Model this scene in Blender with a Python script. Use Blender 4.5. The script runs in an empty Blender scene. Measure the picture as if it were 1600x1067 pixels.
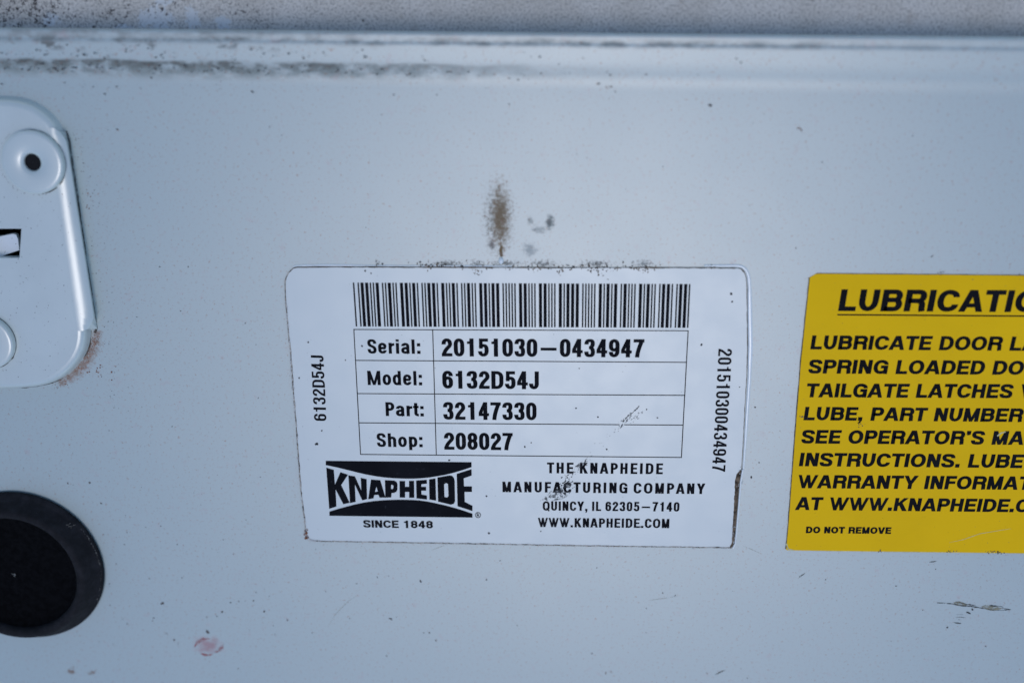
import bpy, bmesh, math, random
from mathutils import Vector, Matrix
from mathutils.geometry import tessellate_polygon
random.seed(7)
S = bpy.context.scene
COL = S.collection
MM = 0.001
R = math.radians

# ------------------------------------------------------------------ camera, sky, sun, exposure
CAM = Vector((9.2, 65.77, 208.81)) * MM          # above the panel, which lies in the plane z = 0
ROT = Matrix.Rotation(R(-17.5015), 3, 'X') @ Matrix.Rotation(R(2.4065), 3, 'Y') @ Matrix.Rotation(R(0.323), 3, 'Z')
FPX = 1556.0
cd = bpy.data.cameras.new('camera'); cam = bpy.data.objects.new('camera', cd); COL.objects.link(cam)
cam.matrix_world = Matrix.Translation(CAM) @ ROT.to_4x4()
cd.sensor_width = 36; cd.lens = FPX / 1600 * 36
cd.clip_start = 0.01; cd.clip_end = 50
cd.dof.use_dof = True; cd.dof.focus_distance = 0.2255; cd.dof.aperture_fstop = 5.8
S.camera = cam

SUN_EL, SUN_AZ = 75, 172                          # azimuth measured clockwise from +Y
w = bpy.data.worlds.new('World'); S.world = w; w.use_nodes = True
sky = w.node_tree.nodes.new('ShaderNodeTexSky'); sky.sky_type = 'NISHITA'; sky.sun_disc = False
sky.sun_elevation = R(SUN_EL); sky.sun_rotation = R(SUN_AZ); sky.air_density = 1.0; sky.dust_density = 0.8; sky.ozone_density = 2.5
bg = w.node_tree.nodes['Background']; bg.inputs['Strength'].default_value = 0.15
w.node_tree.links.new(sky.outputs[0], bg.inputs[0])
sd = bpy.data.lights.new('sun', 'SUN'); sun = bpy.data.objects.new('sun', sd); COL.objects.link(sun)
sd.energy = 0.62; sd.angle = R(26); sd.color = (1, .97, .93)
sdir = Vector((math.sin(R(SUN_AZ)) * math.cos(R(SUN_EL)), math.cos(R(SUN_AZ)) * math.cos(R(SUN_EL)), math.sin(R(SUN_EL))))
sun.rotation_euler = sdir.to_track_quat('Z', 'Y').to_euler(); sun.location = (0, 0, .5)
S.view_settings.view_transform = 'Standard'; S.view_settings.look = 'None'
S.view_settings.exposure = -0.05; S.view_settings.gamma = 1; S.view_settings.use_curve_mapping = False
S.render.engine = 'CYCLES'

def at(px, py, z=0.0):
    """survey of the panel: the point z mm above it that the photo shows at (px, py)"""
    d = ROT @ Vector(((px - 800) / FPX, -(py - 533.5) / FPX, -1))
    t = (z * MM - CAM.z) / d.z
    p = CAM + d * t
    return Vector((p.x, p.y, z * MM))

# ------------------------------------------------------------------ materials
def newmat(name):
    m = bpy.data.materials.new(name); m.use_nodes = True
    nt = m.node_tree; b = nt.nodes['Principled BSDF']
    return m, nt, b
def N(nt, t, **kw):
    n = nt.nodes.new(t)
    for k, v in kw.items(): setattr(n, k, v)
    return n
def math_(nt, op, a, b=None, clamp=False):
    n = N(nt, 'ShaderNodeMath', operation=op, use_clamp=clamp)
    for i, v in enumerate((a, b)):
        if v is None: continue
        if isinstance(v, (int, float)): n.inputs[i].default_value = v
        else: nt.links.new(v, n.inputs[i])
    return n.outputs[0]
def mm_coords(nt):
    tc = N(nt, 'ShaderNodeNewGeometry')
    v = N(nt, 'ShaderNodeVectorMath', operation='SCALE'); v.inputs['Scale'].default_value = 1000
    nt.links.new(tc.outputs['Position'], v.inputs[0]); return v.outputs[0]
def noise(nt, co, scale, detail=3, rough=.5, stretch=None):
    if stretch:
        m = N(nt, 'ShaderNodeVectorMath', operation='MULTIPLY'); m.inputs[1].default_value = stretch
        nt.links.new(co, m.inputs[0]); co = m.outputs[0]
    n = N(nt, 'ShaderNodeTexNoise'); n.inputs['Scale'].default_value = scale
    n.inputs['Detail'].default_value = detail; n.inputs['Roughness'].default_value = rough
    nt.links.new(co, n.inputs['Vector']); return n.outputs[0]
def ramp(nt, v, a, b, lo=0., hi=1.):
    n = N(nt, 'ShaderNodeMapRange', interpolation_type='SMOOTHSTEP')
    n.inputs[1].default_value = a; n.inputs[2].default_value = b; n.inputs[3].default_value = lo; n.inputs[4].default_value = hi
    nt.links.new(v, n.inputs[0]); return n.outputs[0]
def blob(nt, co, c, rx, ry):
    """1 at c, 0 on the ellipse rx, ry (mm)"""
    s = N(nt, 'ShaderNodeVectorMath', operation='SUBTRACT'); s.inputs[1].default_value = (c[0], c[1], 0); nt.links.new(co, s.inputs[0])
    k = N(nt, 'ShaderNodeVectorMath', operation='MULTIPLY'); k.inputs[1].default_value = (1 / rx, 1 / ry, 0); nt.links.new(s.outputs[0], k.inputs[0])
    l = N(nt, 'ShaderNodeVectorMath', operation='LENGTH'); nt.links.new(k.outputs[0], l.inputs[0])
    return math_(nt, 'SUBTRACT', 1, l.outputs['Value'], True)
def mix(nt, f, a, b):
    n = N(nt, 'ShaderNodeMix', data_type='RGBA')
    for i, v in ((0, f), (6, a), (7, b)):
        if isinstance(v, (int, float)): n.inputs[i].default_value = v
        elif isinstance(v, tuple): n.inputs[i].default_value = v + (1,) if len(v) == 3 else v
        else: nt.links.new(v, n.inputs[i])
    return n.outputs[2]
def bump(nt, b, h, strength, dist):
    n = N(nt, 'ShaderNodeBump'); n.inputs['Strength'].default_value = strength; n.inputs['Distance'].default_value = dist
    nt.links.new(h, n.inputs['Height']); nt.links.new(n.outputs[0], b.inputs['Normal'])

def pmm(px, py): p = at(px, py); return (p.x * 1000, p.y * 1000)

PAINT = (.56, .63, .60)
def mat_panel():
    m, nt, b = newmat('white_enamel'); co = mm_coords(nt)
    big = noise(nt, co, .03, 3); c = mix(nt, ramp(nt, big, .35, .65), (.335, .43, .425), (.345, .436, .428))
    # rim grime, laid out along the fold (attribute 'fold': y = position across the fold)
    uv = N(nt, 'ShaderNodeAttribute', attribute_name='fold'); sp = N(nt, 'ShaderNodeSeparateXYZ'); nt.links.new(uv.outputs['Vector'], sp.inputs[0])
    x, v = sp.outputs[0], sp.outputs[1]
    fine = noise(nt, co, .42, 4, .6, (.55, 1, 1)); mid = noise(nt, co, .11, 4, .6, (.7, 1.2, 1))
    vv = math_(nt, 'ADD', v, math_(nt, 'MULTIPLY', math_(nt, 'SUBTRACT', mid, .5), 12))
    def band(c0, up, dn, x0, x1, xs, lo, hi, k, hold=0):
        up_ = ramp(nt, vv, c0 - up, c0, 0, 1); dn_ = ramp(nt, vv, c0 + hold, c0 + dn, 1, 0)
        f = math_(nt, 'MULTIPLY', up_, dn_)
        f = math_(nt, 'MULTIPLY', f, ramp(nt, x, x0, x1, xs[0], xs[1]))
        f = math_(nt, 'MULTIPLY', f, ramp(nt, fine, lo, hi))
        return math_(nt, 'MULTIPLY', f, k)
    g1 = band(106, 7, 34, 450, 1150, (1, .03), .22, .62, .68, 8)
    g1b = band(106, 5, 12, 350, 950, (1, .0), .34, .66, .62)
    g2 = band(69, 12, 11, 1100, 1650, (1, .3), .28, .66, .58)
    g3 = band(79, 14, 14, 200, 800, (.9, .0), .53, .64, .75)
    g4 = band(57, 8, 12, 300, 1100, (1, .3), .25, .7, .55)
    dull = 0.0
    def lay(f, col):
        nonlocal c, dull
        c = mix(nt, f, c, col); dull = math_(nt, 'MAXIMUM', dull, f)
    lay(g1, (.17, .17, .145)); lay(g4, (.22, .2, .18)); lay(g1b, (.07, .06, .05)); lay(g2, (.09, .08, .07)); lay(g3, (.10, .075, .06))
    # soft stains
    dots = noise(nt, co, .9, 5, .75); med = noise(nt, co, .35, 4, .65)
    grit = noise(nt, co, 1.5, 4, .8)
    def stain(px, py, rx, ry, col, lo, hi, k, src=None, amp=1.6):
        s = 7.1
        f = blob(nt, co, pmm(px, py), rx / s, ry / s)
        f = ramp(nt, math_(nt, 'ADD', f, math_(nt, 'MULTIPLY', math_(nt, 'SUBTRACT', src or dots, .5), amp)), lo, hi)
        lay(math_(nt, 'MULTIPLY', f, k), col)
    stain(779, 340, 36, 86, (.24, .185, .13), .15, .95, .65, grit, 2.2)
    stain(782, 340, 22, 78, (.21, .125, .045), .15, .85, .7, None, 1.8); stain(781, 338, 26, 80, (.13, .085, .045), .5, 1.1, .6, grit, 3.0)
    stain(783, 392, 6, 17, (.16, .085, .02), .25, .75, .9)
    stain(768, 382, 15, 22, (.22, .17, .14), .35, 1.0, .7)
    stain(859, 347, 12, 20, (.13, .12, .10), .15, .9, .75, None, 1.8)
    stain(843, 359, 20, 11, (.2, .19, .17), .25, 1., .6, None, 2.); stain(829, 346, 12, 15, (.22, .21, .18), .35, 1.1, .6, None, 2.4)
    stain(828, 390, 20, 20, (.27, .27, .26), .2, .9, .5)
    for px, rx in ((700, 40), (745, 24), (790, 45), (850, 40), (930, 45), (1005, 25)):
        stain(px, 412, rx, 10, (.14, .115, .095), .3, 1.1, .7, grit, 3.2)
    for px, py, r_ in ((152, 522, 13), (149, 534, 16), (144, 547, 18), (137, 560, 19), (129, 571, 19), (119, 581, 18), (108, 590, 16), (97, 597, 13)):
        stain(px, py, r_, r_, (.30, .12, .05), .12, .95, .62, grit, 2.0)
    stain(325, 1006, 36, 28, (.50, .21, .22), .1, .9, .6, med, 1.8)
    stain(112, 1049, 16, 9, (.25, .13, .07), .25, .8, .6); stain(143, 1051, 14, 8, (.25, .14, .08), .3, .9, .5)
    sc = ramp(nt, noise(nt, co, 1.6, 3, .6), .715, .76); lay(math_(nt, 'MULTIPLY', sc, .3), (.2, .18, .16))
    haze = ramp(nt, noise(nt, co, .05, 5, .6, (1, 1, 1)), .5, .8); c = mix(nt, math_(nt, 'MULTIPLY', haze, .05), c, (.45, .45, .42))
    nt.links.new(c, b.inputs['Base Color'])
    rr = ramp(nt, noise(nt, co, .08, 4), .3, .7, .405, .415); nt.links.new(rr, b.inputs['Roughness'])
    b.inputs['IOR'].default_value = 2.5; nt.links.new(ramp(nt, dull, 0, .8, .5, .03), b.inputs['Specular IOR Level'])
    h = math_(nt, 'ADD', math_(nt, 'MULTIPLY', noise(nt, co, .012, 0), .3), math_(nt, 'MULTIPLY', noise(nt, co, .9, 1), .006))
    bump(nt, b, h, .5, .0004)
    return m
def mat_paint(name, col, rough=.42, dirt=.5):
    m, nt, b = newmat(name); co = mm_coords(nt)
    c = mix(nt, ramp(nt, noise(nt, co, .12, 4), .35, .7), col, tuple(k * .95 for k in col))
    s = ramp(nt, noise(nt, co, 1.3, 4, .65), .66, .72); c = mix(nt, math_(nt, 'MULTIPLY', s, dirt), c, (.16, .13, .1))
    nt.links.new(c, b.inputs['Base Color']); b.inputs['Roughness'].default_value = rough; b.inputs['IOR'].default_value = 2.5
    bump(nt, b, noise(nt, co, .45, 3), .12, .0002)
    return m
def mat_sticker(name, c1, c2, rough, scuff, spec=.5):
    m, nt, b = newmat(name); co = mm_coords(nt)
    c = mix(nt, ramp(nt, noise(nt, co, .06, 4, .6), .35, .7), c1, c2)
    s = ramp(nt, noise(nt, co, .28, 6, .7), .62, .80); c = mix(nt, math_(nt, 'MULTIPLY', s, scuff), c, tuple(k * .55 for k in c1))
    s = ramp(nt, noise(nt, co, 1.5, 3, .6), .70, .74); c = mix(nt, math_(nt, 'MULTIPLY', s, scuff * 1.4), c, (.12, .11, .1))
    st = ramp(nt, noise(nt, co, .35, 4, .7, (.12, 2.2, 1)), .66, .78); c = mix(nt, math_(nt, 'MULTIPLY', st, scuff * .5), c, tuple(k * .6 for k in c1))
    nt.links.new(c, b.inputs['Base Color']); nt.links.new(ramp(nt, noise(nt, co, .15, 4), .3, .7, rough - .014, rough + .014), b.inputs['Roughness'])
    b.inputs['Specular IOR Level'].default_value = spec
    bump(nt, b, noise(nt, co, .6, 1), .02, .0001)
    return m
def mat_ink(name, col, wear, rough=.45):
    m, nt, b = newmat(name); co = mm_coords(nt)
    f = ramp(nt, noise(nt, co, .8, 5, .7), .62, .74)
    c = mix(nt, math_(nt, 'MULTIPLY', f, wear), col, (.10, .105, .12)); c = mix(nt, ramp(nt, noise(nt, co, .1, 3), .4, .7, 0, .5), c, tuple(k * 1.7 + .002 for k in col))
    nt.links.new(c, b.inputs['Base Color']); b.inputs['Roughness'].default_value = .7; b.inputs['Specular IOR Level'].default_value = .06
    return m
def mat_flat(name, col, rough=.7, var=.3, spec=.3):
    m, nt, b = newmat(name); co = mm_coords(nt)
    c = mix(nt, ramp(nt, noise(nt, co, .9, 5, .65), .3, .7), tuple(k * (1 - var) for k in col), tuple(min(1, k * (1 + var)) for k in col))
    nt.links.new(c, b.inputs['Base Color']); b.inputs['Roughness'].default_value = rough; b.inputs['Specular IOR Level'].default_value = spec
    return m
def mat_film(name, col, a0, lo, hi, scale=.8):
    """thin film of dirt: see-through where the noise thins it"""
    m, nt, b = newmat(name); co = mm_coords(nt)
    b.inputs['Base Color'].default_value = col + (1,); b.inputs['Roughness'].default_value = .8
    f = math_(nt, 'MULTIPLY', ramp(nt, noise(nt, co, scale, 5, .7), lo, hi), a0); nt.links.new(f, b.inputs['Alpha'])
    return m
def mat_weathered():
    m, nt, b = newmat('weathered_paint'); co = mm_coords(nt)
    base = mix(nt, ramp(nt, noise(nt, co, .07, 4, .6), .35, .65), (.63, .60, .545), (.72, .695, .645))
    sep = N(nt, 'ShaderNodeSeparateXYZ'); nt.links.new(co, sep.inputs[0])
    left = ramp(nt, sep.outputs[0], -120, 0, 1, 0)
    grain = noise(nt, co, 2.0, 6, .85)
    c = mix(nt, math_(nt, 'MULTIPLY', ramp(nt, grain, .48, .60), .8), base, (.24, .23, .21))
    c = mix(nt, math_(nt, 'MULTIPLY', ramp(nt, noise(nt, co, 3.2, 4, .7), .56, .66), .5), c, (.58, .57, .54))
    pits = math_(nt, 'ADD', noise(nt, co, 1.5, 5, .75), math_(nt, 'MULTIPLY', left, .10))
    pits = math_(nt, 'ADD', pits, math_(nt, 'MULTIPLY', math_(nt, 'SUBTRACT', noise(nt, co, .12, 3), .5), .2))
    c = mix(nt, math_(nt, 'MULTIPLY', ramp(nt, noise(nt, co, .3, 5, .7), .58, .72), .35), c, (.27, .2, .15))
    ed = math_(nt, 'MULTIPLY', math_(nt, 'SUBTRACT', noise(nt, co, .8, 6, .75), .5), 3.2)
    for px, py, rx, ry in ((243, 32, 30, 22), (300, 30, 13, 20), (347, 38, 14, 11), (80, 30, 16, 10), (255, 5, 18, 6), (195, 44, 14, 6)):
        p = at(px, py, -9)
        bl_ = blob(nt, co, (p.x * 1000, p.y * 1000), rx / 5.6, ry / 5.6); f = math_(nt, 'MULTIPLY', ramp(nt, math_(nt, 'ADD', bl_, ed), .25, .4), ramp(nt, bl_, .02, .3))
        c = mix(nt, math_(nt, 'MULTIPLY', f, .85), c, (.70, .735, .75))
    c = mix(nt, math_(nt, 'MULTIPLY', ramp(nt, grain, .54, .62), .4), c, (.3, .29, .27))
    c = mix(nt, ramp(nt, pits, .62, .70), c, (.045, .038, .038))
    nt.links.new(c, b.inputs['Base Color']); b.inputs['Roughness'].default_value = .85
    bump(nt, b, grain, .6, .0003)
    return m
def mat_rubber():
    m, nt, b = newmat('black_rubber'); co = mm_coords(nt)
    c = mix(nt, ramp(nt, noise(nt, co, .35, 6, .7), .35, .75), (.010, .0101, .012), (.022, .022, .026))
    sp = ramp(nt, noise(nt, co, 2.2, 4, .7), .66, .74); c = mix(nt, math_(nt, 'MULTIPLY', sp, .35), c, (.12, .12, .13))
    nt.links.new(c, b.inputs['Base Color']); b.inputs['Roughness'].default_value = .7; b.inputs['Specular IOR Level'].default_value = .12
    bump(nt, b, noise(nt, co, 1.2, 4, .7), .35, .0002)
    return m
M = dict(panel=mat_panel(), plate=mat_paint('latch_enamel', PAINT, .30, .35), rivet=mat_paint('rivet_enamel', PAINT, .30, .3),
         label=mat_sticker('label_stock', (.455, .54, .55), (.46, .545, .555), .41, .06, 2.3), yellow=mat_sticker('yellow_stock', (.97, .57, .001), (.92, .54, .001), .55, .32, .12),
         ink=mat_ink('printed_ink', (.006, .0065, .009), .55), ink2=mat_ink('screen_ink', (.007, .007, .009), .3), void=mat_flat('bumper_centre', (.0035, .0035, .0042), .8, .5, .04), dark=mat_flat('dark_void', (.008, .008, .009), .9),
         speck=mat_flat('dirt_grain', (.11, .10, .09), .9, .6), rust=mat_flat('rust_grain', (.20, .07, .028), .9, .5), grime=mat_flat('edge_dirt_shade', (.125, .09, .058), .9, .8),
         fray=mat_flat('frayed_stock', (.27, .245, .205), .9, .9), pale=mat_flat('paper_fray', (.55, .55, .53), .8, .25), ridge=mat_paint('paint_bead', (.84, .87, .85), .3, .3),
         weather=mat_weathered(), rubber=mat_rubber(), scuff=mat_flat('scuff_dirt', (.05, .05, .052), .9, .5), brown=mat_film('step_grime_shade', (.07, .05, .035), .8, .25, .6, .5), red=mat_film('red_smear', (.45, .075, .07), .75, .36, .66),
         tan2=mat_film('olive_smudge', (.13, .125, .1), .8, .3, .6), tan=mat_film('tan_smear', (.33, .30, .2), .9, .35, .6), film=mat_film('grey_smear', (.06, .06, .065), .75, .47, .62, 1.2), scratch=mat_flat('scratch_dirt', (.035, .04, .04), .8, .5),
         bare=mat_flat('scratched_rubber', (.13, .13, .12), .7, .7), blotch=mat_flat('white_streak', (.62, .58, .3), .6, .2))

# ------------------------------------------------------------------ mesh helpers
def link(name, me, mat, parent=None, smooth=False):
    o = bpy.data.objects.new(name, me); COL.objects.link(o)
    if mat: me.materials.append(mat)
    if smooth:
        for p in me.polygons: p.use_smooth = True
    if parent: o.parent = parent
    return o
def obj(name, bm, mat, parent=None, smooth=False):
    me = bpy.data.meshes.new(name); bm.normal_update(); bm.to_mesh(me); bm.free()
    return link(name, me, mat, parent, smooth)
def tag(o, label=None, cat=None, group=None, kind=None):
    for k, v in (('label', label), ('category', cat), ('group', group), ('kind', kind)):
        if v: o[k] = v
    return o
def poly(bm, loops):
    """flat filled face from [outer, hole, ...] loops of 3-D points"""
    pts = [Vector(p) for l in loops for p in l]
    vs = [bm.verts.new(p) for p in pts]
    for t in tessellate_polygon([[Vector(p) for p in l] for l in loops]):
        a, b, c = (pts[i] for i in t)
        n = (b - a).cross(c - a)
        if n.length < 1e-16: continue
        t = t if n.z > 0 else t[::-1]
        try: bm.faces.new([vs[i] for i in t])
        except ValueError: pass
def rings(bm, loops, close=True, cap=None):
    """skin a list of equal-length loops"""
    L = [[bm.verts.new(p) for p in l] for l in loops]
    n = len(L[0])
    for a, b in zip(L, L[1:]):
        for i in range(n if close else n - 1):
            j = (i + 1) % n
            bm.faces.new((a[i], a[j], b[j], b[i]))
    if cap == 'end': bm.faces.new(L[-1])
    return L
def lathe(bm, c, prof, n=64, sx=1, cap=False):
    """prof: (radius mm, z mm) from outside in"""
    loops = []
    for r, z in prof:
        loops.append([Vector((c.x + r * MM * sx * math.cos(k * 2 * math.pi / n), c.y + r * MM * math.sin(k * 2 * math.pi / n), z * MM)) for k in range(n)])
    rings(bm, loops, True, 'end' if cap else None)
def inset(loop, d):
    """move a counter-clockwise planar loop inwards by d metres"""
    n = len(loop); out = []
    for i in range(n):
        t = loop[(i + 1) % n] - loop[i - 1]; t.z = 0; t.normalize()
        out.append(loop[i] + Vector((-t.y, t.x, 0)) * d)
    return out
def smooth_loop(pts, it=2, keep=()):
    pts = [Vector(p) for p in pts]
    for _ in range(it):
        q = []
        for i in range(len(pts)):
            a, b = pts[i], pts[(i + 1) % len(pts)]
            q += [a * .75 + b * .25, a * .25 + b * .75]
        pts = q
    return pts

# ------------------------------------------------------------------ lettering: strokes and outlines of each character, cap height 1
def bez(p0, p1, p2, p3, n=9):
    o = []
    for i in range(1, n + 1):
        t = i / n; s = 1 - t
        o.append((s ** 3 * p0[0] + 3 * s * s * t * p1[0] + 3 * s * t * t * p2[0] + t ** 3 * p3[0], s ** 3 * p0[1] + 3 * s * s * t * p1[1] + 3 * s * t * t * p2[1] + t ** 3 * p3[1]))
    return o
class Pen:
    def __init__(s, wv, wh): s.wv, s.wh, s.out = wv, wh, []
    def path(s, *cmds, closed=False):
        """points; ('h', p) quarter arc leaving horizontally, ('v', p) leaving vertically, ('c', c1, c2, p) bezier"""
        P = []
        for c in cmds:
            if c[0] in ('h', 'v'):
                a, b = P[-1], c[1]; k = .60
                if c[0] == 'h': P += bez(a, (a[0] + (b[0] - a[0]) * k, a[1]), (b[0], b[1] + (a[1] - b[1]) * k), b)[0:]
                else: P += bez(a, (a[0], a[1] + (b[1] - a[1]) * k), (b[0] + (a[0] - b[0]) * k, b[1]), b)
            elif c[0] == 'c': P += bez(P[-1], c[1], c[2], c[3], 14)
            else: P.append(c)
        Q = [P[0]]
        for p in P[1:]:
            if abs(p[0] - Q[-1][0]) + abs(p[1] - Q[-1][1]) > 1e-5: Q.append(p)
        if closed and abs(Q[0][0] - Q[-1][0]) + abs(Q[0][1] - Q[-1][1]) < 1e-5: Q.pop()
        n = len(Q); A, B = [], []
        for i in range(n):
            a = Q[i - 1] if (i or closed) else Q[i]; b = Q[(i + 1) % n] if (i < n - 1 or closed) else Q[i]
            tx, ty = b[0] - a[0], b[1] - a[1]; l = math.hypot(tx, ty) or 1
            nx, ny = -ty / l * s.wv / 2, tx / l * s.wh / 2
            A.append((Q[i][0] + nx, Q[i][1] + ny)); B.append((Q[i][0] - nx, Q[i][1] - ny))
        m = n if closed else n - 1
        for i in range(m):
            j = (i + 1) % n; s.out.append([[A[i], A[j], B[j], B[i]]])
    def rect(s, x0, y0, x1, y1): s.out.append([[(x0, y0), (x1, y0), (x1, y1), (x0, y1)]])
    def pg(s, *p): s.out.append([list(p)])
WID = dict(A=1.22, B=1.05, C=1.08, D=1.06, E=.93, F=.87, G=1.12, H=1, K=1.12, L=.88, M=1.2, N=1, O=1.18, P=.98, Q=1.18, R=1.06, S=1.02, T=1.0, U=1, V=1.16, W=1.62, Y=1.16, J=.86)
SIDE = {**{c: (1, 1) for c in 'BDEFHIKLMNPRUil'}, **{c: (.05, .05) for c in 'AVWY'}, 'T': (.2, .2), 'L': (1, .3), 'F': (1, .35), 'P': (1, .35), 'D': (1, .6), 'B': (1, .6), 'R': (1, .45), 'K': (1, .1), 'E': (1, .5), 'J': (.4, 1),
        **{c: (.6, .6) for c in 'CGOQSeoad'}, 'r': (1, .1), 't': (.3, .3), 'h': (1, .9), 'p': (1, .6), 'd': (.6, 1)}
LOW = dict(r=.66, t=.62, a=.95, e=.96, o=.98, d=.96, h=.94, p=.96)
def glyph(ch, Wc, Wd, wv, wh, wm=None):
    """-> (polygons, ink start, ink width, advance)"""
    P = Pen(wv, wh)
    if ch == ' ': return [], 0, Wc * .52
    if ch in 'Iil':
        P.rect(0, 0, wv, 1 if ch in 'Il' else .75)
        if ch == 'i': P.rect(0, .84, wv, 1)
        return P.out, 0, wv
    if ch in '.:,\u2019':
        d = wv * 1.05; h = wh * 1.25
        if ch in '.:': P.rect(0, 0, d, h)
        if ch == ':': P.rect(0, .52, d, .52 + h)
        if ch == ',': P.rect(0, 0, d, h); P.pg((d * .45, .02), (d, .02), (d * .6, -.2), (d * .05, -.2))
        if ch == '\u2019': P.rect(0, 1 - h, d, 1); P.pg((d * .45, 1 - h + .02), (d, 1 - h + .02), (d * .6, .68), (d * .05, .68))
        return P.out, 0, d
    if ch == '\u2013':
        P.rect(Wc * .15, .35, Wc * 1.55, .35 + wh * .92); return P.out, 0, Wc * 1.7
    if ch.isdigit(): W = Wd
    elif ch in LOW: W = Wc * LOW[ch]
    else: W = Wc * (wm if ch == 'M' and wm else WID.get(ch, 1))
    X0, X1, Y0, Y1 = wv / 2, W - wv / 2, wh / 2, 1 - wh / 2; xm = W / 2
    rx = (X1 - X0) / 2; ry = min((Y1 - Y0) / 2, rx * 1.25 if Wc < .62 else rx * 1.45)
    adv = W
    rc = min(ry, Y1 - .68)                        # corner height where a stroke ends in mid-air
    def O(x0, y0, x1, y1):
        m = (x0 + x1) / 2; r = min((y1 - y0) / 2, (x1 - x0) / 2 * (1.25 if Wc < .62 else 1.45))
        P.path((m, y1), ('h', (x0, y1 - r)), (x0, y0 + r), ('v', (m, y0)), ('h', (x1, y0 + r)), (x1, y1 - r), ('v', (m, y1)), closed=True)
    def bowl(y0, y1, x1):
        r = min((y1 - y0) / 2, (x1 - X0) * .62); hx = min(r * .95, x1 - X0)
        P.path((wv * .5, y1), (x1 - hx, y1), ('h', (x1, y1 - r)), (x1, y0 + r), ('v', (x1 - hx, y0)), (wv * .5, y0))
    if ch in '0O': O(X0, Y0, X1, Y1)
    elif ch == 'Q': O(X0, Y0, X1, Y1); P.pg((W * .48, .26), (W * .70, .30), (W * 1.02, -.02), (W * .80, -.08))
    elif ch in 'CG':
        P.path((X1, .665), (X1, Y1 - rc), ('v', (xm, Y1)), ('h', (X0, Y1 - ry)), (X0, Y0 + ry), ('v', (xm, Y0)), ('h', (X1, Y0 + rc)), (X1, .335))
        if ch == 'G': P.rect(xm, .40, W, .40 + wh); P.rect(W - wv, 0, W, .42)
    elif ch == 'S':
        P.path((X1, .69), ('c', (X1, .86), (xm + rx * .62, Y1), (xm, Y1)), ('c', (xm - rx * .62, Y1), (X0, .90), (X0, .735)), ('c', (X0, .56), (xm - rx * .3, .545), (xm, .51)),
               ('c', (xm + rx * .35, .465), (X1, .44), (X1, .27)), ('c', (X1, .10), (xm + rx * .6, Y0), (xm, Y0)), ('c', (xm - rx * .65, Y0), (X0, .13), (X0, .315)))
    elif ch == 'U': P.path((X0, 1), (X0, Y0 + ry), ('v', (xm, Y0)), ('h', (X1, Y0 + ry)), (X1, 1))
    elif ch == 'J': P.path((X1, 1), (X1, Y0 + ry), ('v', (xm, Y0)), ('h', (X0, Y0 + min(ry, .22))), (X0, .32))
    elif ch == 'D': P.rect(0, 0, wv, 1); bowl(Y0, Y1, X1)
    elif ch == 'B': P.rect(0, 0, wv, 1); bowl(.525, Y1, X1 - .03); bowl(Y0, .525, X1)
    elif ch in 'PR':
        P.rect(0, 0, wv, 1); ym = .47 if ch == 'P' else .49; bowl(ym, Y1, X1)
        if ch == 'R': P.path((wv * .6, ym), (xm, ym), ('h', (X1 - wv * .08, ym - .16)), (X1 - wv * .02, .1), (X1 + wv * .06, 0))
    elif ch in 'EFL':
        P.rect(0, 0, wv, 1)
        if ch in 'EF': P.rect(wv * .9, 1 - wh, W, 1); P.rect(wv * .9, .5 - wh * .45, W * .93, .5 + wh * .5)
        if ch in 'EL': P.rect(wv * .9, 0, W, wh)
    elif ch == 'T': P.rect(0, 1 - wh, W, 1); P.rect(xm - wv / 2, 0, xm + wv / 2, 1 - wh * .9)
    elif ch == 'H': P.rect(0, 0, wv, 1); P.rect(W - wv, 0, W, 1); P.rect(wv * .9, .5 - wh * .4, W - wv * .9, .5 + wh * .6)
    elif ch in 'AV':
        s = wv * 1.02; aw = wv * 1.22
        f = (lambda x, y: (x, y)) if ch == 'A' else (lambda x, y: (W - x, 1 - y))
        P.pg(f(0, 0), f(s, 0), f(xm - aw / 2 + s, 1), f(xm - aw / 2, 1)); P.pg(f(W - s, 0), f(W, 0), f(xm + aw / 2, 1), f(xm + aw / 2 - s, 1))
        if ch == 'A': P.rect(W * .24, .2, W * .76, .2 + wh * .9)
    elif ch == 'W':
        s = wv * .84; q = W * .255
        for a, b in ((0, q), (xm - s * .5, q), (xm - s * .5, W - q - s), (W - s, W - q - s)): P.pg((a, 1), (b, 0), (b + s, 0), (a + s, 1))
    elif ch == 'M':
        P.rect(0, 0, wv, 1); P.rect(W - wv, 0, W, 1); s = wv * .8
        P.pg((0, 1), (xm - s / 2, 0), (xm + s / 2, 0), (wv * 1.05, 1)); P.pg((W, 1), (W - wv * 1.05, 1), (xm - s / 2, 0), (xm + s / 2, 0))
    elif ch == 'N': P.rect(0, 0, wv, 1); P.rect(W - wv, 0, W, 1); P.pg((0, 1), (W - wv * 1.1, 0), (W, 0), (wv * 1.1, 1))
    elif ch == 'K':
        P.rect(0, 0, wv, 1); P.pg((wv * .8, .30), (wv * .8, .58), (W - wv * 1.3, 1), (W - wv * .08, 1)); P.pg((W - wv * 1.25, 0), (W, 0), (W * .56, .66), (W * .34, .46))
    elif ch == 'Y':
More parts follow.
